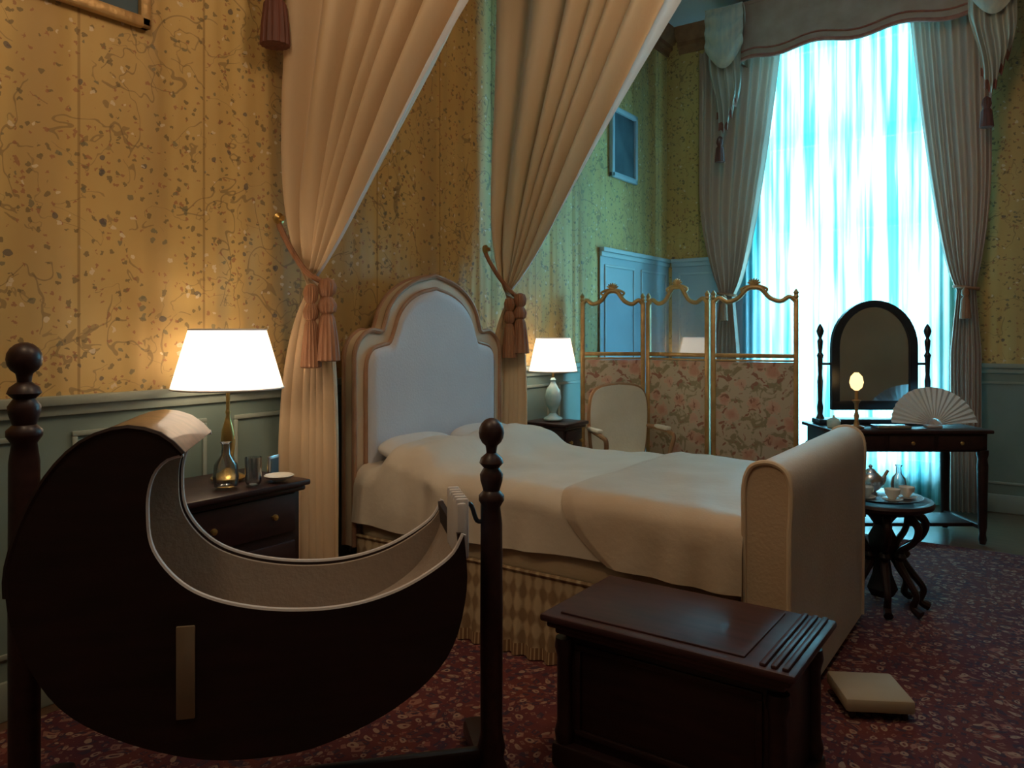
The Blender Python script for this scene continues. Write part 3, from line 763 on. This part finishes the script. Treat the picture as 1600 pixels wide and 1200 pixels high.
# mirror
VM = thing('dressing_mirror', 'arched swing mirror with dark frame and turned posts', 'mirror', onD(-.09, .09), TH)
R_ = .30
arch = [(-R_, .10), (-R_, .54)]+[(-R_*math.cos(t), .54+R_*math.sin(t)*1.08) for t in [PI*k/20 for k in range(1, 20)]]+[(R_, .54), (R_, .10)]
ain = [(x*.82, (z-.5)*.87+.5) for x, z in arch]
g = G(); n = len(arch)
g.band(arch, ain, -.02, .02); g.box((0,0,.13), (2*R_, .04, .065), .006)
g.obj('mirror_frame', BLUEBLACK, VM)
G().prism(ain, -.006, .004).obj('mirror_glass', MIRR, VM)
for s_ in (-1, 1):
    G().lathe([(.03,.04),(.018,.07),(.022,.12),(.015,.16),(.02,.30),(.014,.34),(.018,.46),(.024,.48),(.012,.50),(.018,.55),(.02,.58),(.01,.60),(.022,.63),(.026,.65),(.018,.675),(.003,.70)], (s_*.375, 0, 0), 16).obj('mirror_post', BLUEBLACK, VM)
g = G(); g.box((0,0,.02), (.82, .15, .04), .012)
for s_ in (-1, 1): g.tube([(s_*.30,0,.42), (s_*.37,0,.42)], .009)
g.obj('mirror_base', BLUEBLACK, VM)
# fan
FN = thing('hand_fan', 'open ivory folding fan standing on dressing table', 'fan', onD(.22, -.12), TH)
g = G()
def ff(u, v):
    a = PI*(.02+.96*u); r = .05+.24*v; tilt = .28
    z = r*math.sin(a)*.86; return (-r*math.cos(a), .006*(1 if round(u*40) % 2 else -1)*v+z*tilt, .018+z)
g.cloth(ff, 40, 6); g.obj('fan_leaf', FANM, FN, ang=20)
g = G()
for k in range(21):
    a = PI*(.02+.96*k/20); r = .12; g.tube([(0, 0, .018), (-r*math.cos(a), r*math.sin(a)*.24-.004, .018+r*.86*math.sin(a))], .0025, 4)
g.box((0, .02, .008), (.10, .06, .016), .004); g.obj('fan_ribs', PIPE, FN)
# small gilt lamp
CL = thing('candle_lamp', 'small gilt candlestick lamp glowing on dressing table', 'lamp', onD(-.31, -.13), TH)
G().lathe([(.045,0),(.05,.01),(.02,.02),(.012,.05),(.018,.08),(.01,.11),(.014,.16),(.03,.185),(.012,.19),(.011,.25)], seg=16).obj('candlestick', GILT, CL)
G().lathe([(.012,.25),(.035,.27),(.045,.305),(.036,.345),(.018,.365),(.014,.37)], seg=20).obj('glass_globe', GLOW, CL)
# toilet things on the table
g = G().lathe([(.04,0),(.044,.01),(.044,.045),(.04,.05),(.025,.062),(.008,.068),(.008,.08),(.002,.082)], seg=24)
tag(g.obj('powder_jar', PORC, None, onD(-.45, -.10)), 'round turquoise china powder jar on dressing table', 'jar')
g = G().box((0,0,.012), (.22,.12,.022), .006)
tag(g.obj('trinket_tray', SILVER, None, onD(-.10, -.17), TH), 'shallow rectangular silver tray on dressing table', 'tray')

# ------------------------------------------------------------------ window textiles
def sh(u, v):
    x = wa0-.12+u*(wa1-wa0+.24); z = .012+v*4.0
    return (x, 7.02+.018*math.sin(u*2*PI*22+.6*math.sin(u*13))+.006*math.sin(u*90), z)
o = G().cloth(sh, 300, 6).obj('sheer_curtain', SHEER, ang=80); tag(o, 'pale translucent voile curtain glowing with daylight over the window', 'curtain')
def wcurt(x_out, x_in, x_tie, label):
    s_ = 1 if x_in > x_out else -1
    O = thing('window_curtain', label, 'curtain', (x_out, 6.88, 0), group='window curtains')
    ZT = 1.75
    def fn(u, v):
        z = .012+v*4.0
        W = abs(x_in-x_out); wt = .13
        ot = abs(x_tie-x_out)-wt/2
        if z > ZT:
            k = (z-ZT)/(4.0-ZT); e = k**.62
            x0 = ot*(1-min(1, k*2.2))**2; x1 = ot+wt+(W-ot-wt)*e
        else:
            k = min(1, (ZT-z)/.5); x0 = ot*(1-.35*k); x1 = ot+wt+.05*k
        ph = 2*PI*u*7+1.5*math.sin(u*8)+.4*math.sin(z*1.5)
        return (s_*(x0+(x1-x0)*u), -.0+.028*math.sin(ph), z)
    G().cloth(fn, 150, 70).obj('curtain_cloth', WDRAPE, O, ang=80)
    xt = s_*(abs(x_tie-x_out))
    G().tube([(xt+.082*math.cos(t), .045*math.sin(t), ZT-.012*math.cos(t)) for t in [2*PI*k/20 for k in range(20)]], .013, 8, True).obj('tieback_cord', TASSEL, O)
    G().lathe([(.004,ZT),(.022,ZT-.02),(.028,ZT-.05),(.016,ZT-.075),(.03,ZT-.10),(.038,ZT-.24),(.004,ZT-.245)], (xt, -.075, 0), 32, flute=.06, nfl=12).obj('tassel', TASSEL, O)
wcurt(-2.68, -1.93, -2.42, 'dusty rose beige curtain tied back beside the corner')
wcurt(-.36, -.93, -.53, 'dusty rose beige curtain tied back behind dressing table')
PC = -1.28; hw = .98
PV = thing('pelmet', 'shaped fabric pelmet with brick red braid above the window', 'pelmet', (PC, 6.70, 0))
def pz(x):
    t = abs(x)/hw; return 3.82-.025*math.cos(t*PI*3)-.06*max(0, (t-.8)/.2)**1.5
xs = [-hw+2*hw*k/60 for k in range(61)]
g = G().band([(x, pz(x)) for x in xs], [(x, 4.30) for x in xs], 0, .03)
for s_ in (-1, 1): g.box((s_*(hw-.015), .15, 4.04), (.03, .26, .50))
g.box((0, .12, 4.29), (2*hw, .25, .03)); g.obj('pelmet_board', PELM, PV)
g = G().tube([(x, -.004, pz(x)) for x in xs], .018, 8); g.tube([(x, -.004, pz(x)+.07) for x in xs], .008, 6); g.obj('pelmet_braid', TRIMR, PV)
JAB = pm('striped_jabot_silk', (.62,.54,.40), (.42,.42,.36), 5, .6, stretch=(6,6,.2), transl=.12)
def jabot(xc, label):
    def fn(u, v):
        zb = 3.10+.50*abs(u-.35)**.9+.03*math.sin(u*2*PI*5); z = zb+(4.26-zb)*v
        wv = .16+.04*math.sin(v*PI)
        return ((u-.5)*2*wv*(.55+.45*v)+.015*math.sin(v*9), .03*math.sin(u*2*PI*4.5+v*2.2)+.02, z)
    O = G().cloth(fn, 90, 30, lambda u, v: 1 if v < .05 else 0).obj('swag_tail', [JAB, TRIMR], PV, (xc-PC, -.08, 0), ang=80, label=label)
    def f2(u, v):
        return ((u-.5)*.34, -.05-.05*math.sin(u*PI)*math.sin(v*PI)+.012*math.sin(v*2*PI*3+u*3), 4.26-.36*v*(1+.5*math.sin(u*PI)))
    G().cloth(f2, 30, 24).obj('swag_fold', JAB, O, ang=80)
    G().lathe([(.004,3.14),(.024,3.12),(.032,3.08),(.02,3.05),(.034,3.03),(.045,2.91),(.004,2.90)], (-.05, .0, 0), 32, flute=.06, nfl=12).obj('tassel', REDT, O)
jabot(-2.34, 'cream striped silk tail with red fringe and tassel')
jabot(-.33, 'cream striped silk tail with red fringe and tassel')

# ------------------------------------------------------------------ pictures
def frame(loc, w_, h_, label, fm, depth=.04):
    O = thing('picture_frame', label, 'picture', loc)
    g = G(); t = .05
    for s_ in (-1, 1): g.box((depth/2, s_*(w_/2-t/2), 0), (depth, t, h_), .012); g.box((depth/2, 0, s_*(h_/2-t/2)), (depth, w_, t), .012)
    g.obj('frame_border', fm, O); G().box((.012, 0, 0), (.012, w_-.08, h_-.08)).obj('canvas', CANV, O)
frame((AW+.002, 1.30, 3.06), .92, .80, 'gilt framed picture hanging high on golden wallpaper', GILT)
frame((AW+.002, 6.12, 3.05), .50, .62, 'dark painting in pale frame near the corner', PALE)

# ------------------------------------------------------------------ lights
def light(name, typ, loc, energy, color, size=.1, rot=None, sy=None):
    d = bpy.data.lights.new(name, typ); d.energy = energy; d.color = color
    if typ == 'AREA':
        d.size = size
        if sy: d.shape = 'RECTANGLE'; d.size_y = sy
    else: d.shadow_soft_size = size
    o = bpy.data.objects.new(name, d); COL.objects.link(o); o.location = loc
    if rot: o.rotation_euler = rot
    return o
light('daylight', 'AREA', (wc, BW+.75, 2.3), 520, (.66,.88,1), 1.9, (-PI/2, 0, 0), 4.2)
light('lamp_light', 'POINT', (-2.83, 1.96, .783+.51), 5, (1,.74,.46), .05)
light('lamp_light', 'POINT', (-2.88, 4.62, .783+.46), 4, (1,.74,.46), .05)
light('unseen_warm_light', 'POINT', (-1.5, .6, 3.4), 34, (1,.70,.42), .25)  # warm light from above left, source out of view, no fitting modelled
light('unseen_warm_light', 'POINT', (-.7, 2.5, 3.7), 44, (1,.70,.44), .35)  # added warm fill for drapes and bed wall, no fitting behind it
W = bpy.data.worlds.new('world'); SC.world = W; W.use_nodes = True
W.node_tree.nodes['Background'].inputs[0].default_value = (.45,.82,1,1); W.node_tree.nodes['Background'].inputs[1].default_value = 1.8

# ------------------------------------------------------------------ camera
cd = bpy.data.cameras.new('camera'); cam = bpy.data.objects.new('camera', cd); COL.objects.link(cam)
cd.sensor_width = 36; cd.lens = 27; cd.shift_y = -.05; cd.clip_start = .05
cam.location = (0, 0, 1.4); cam.rotation_euler = (PI/2, 0, TH)
SC.camera = cam
SC.view_settings.view_transform = 'Standard'
SC.view_settings.look = 'None'
SC.view_settings.exposure = .2
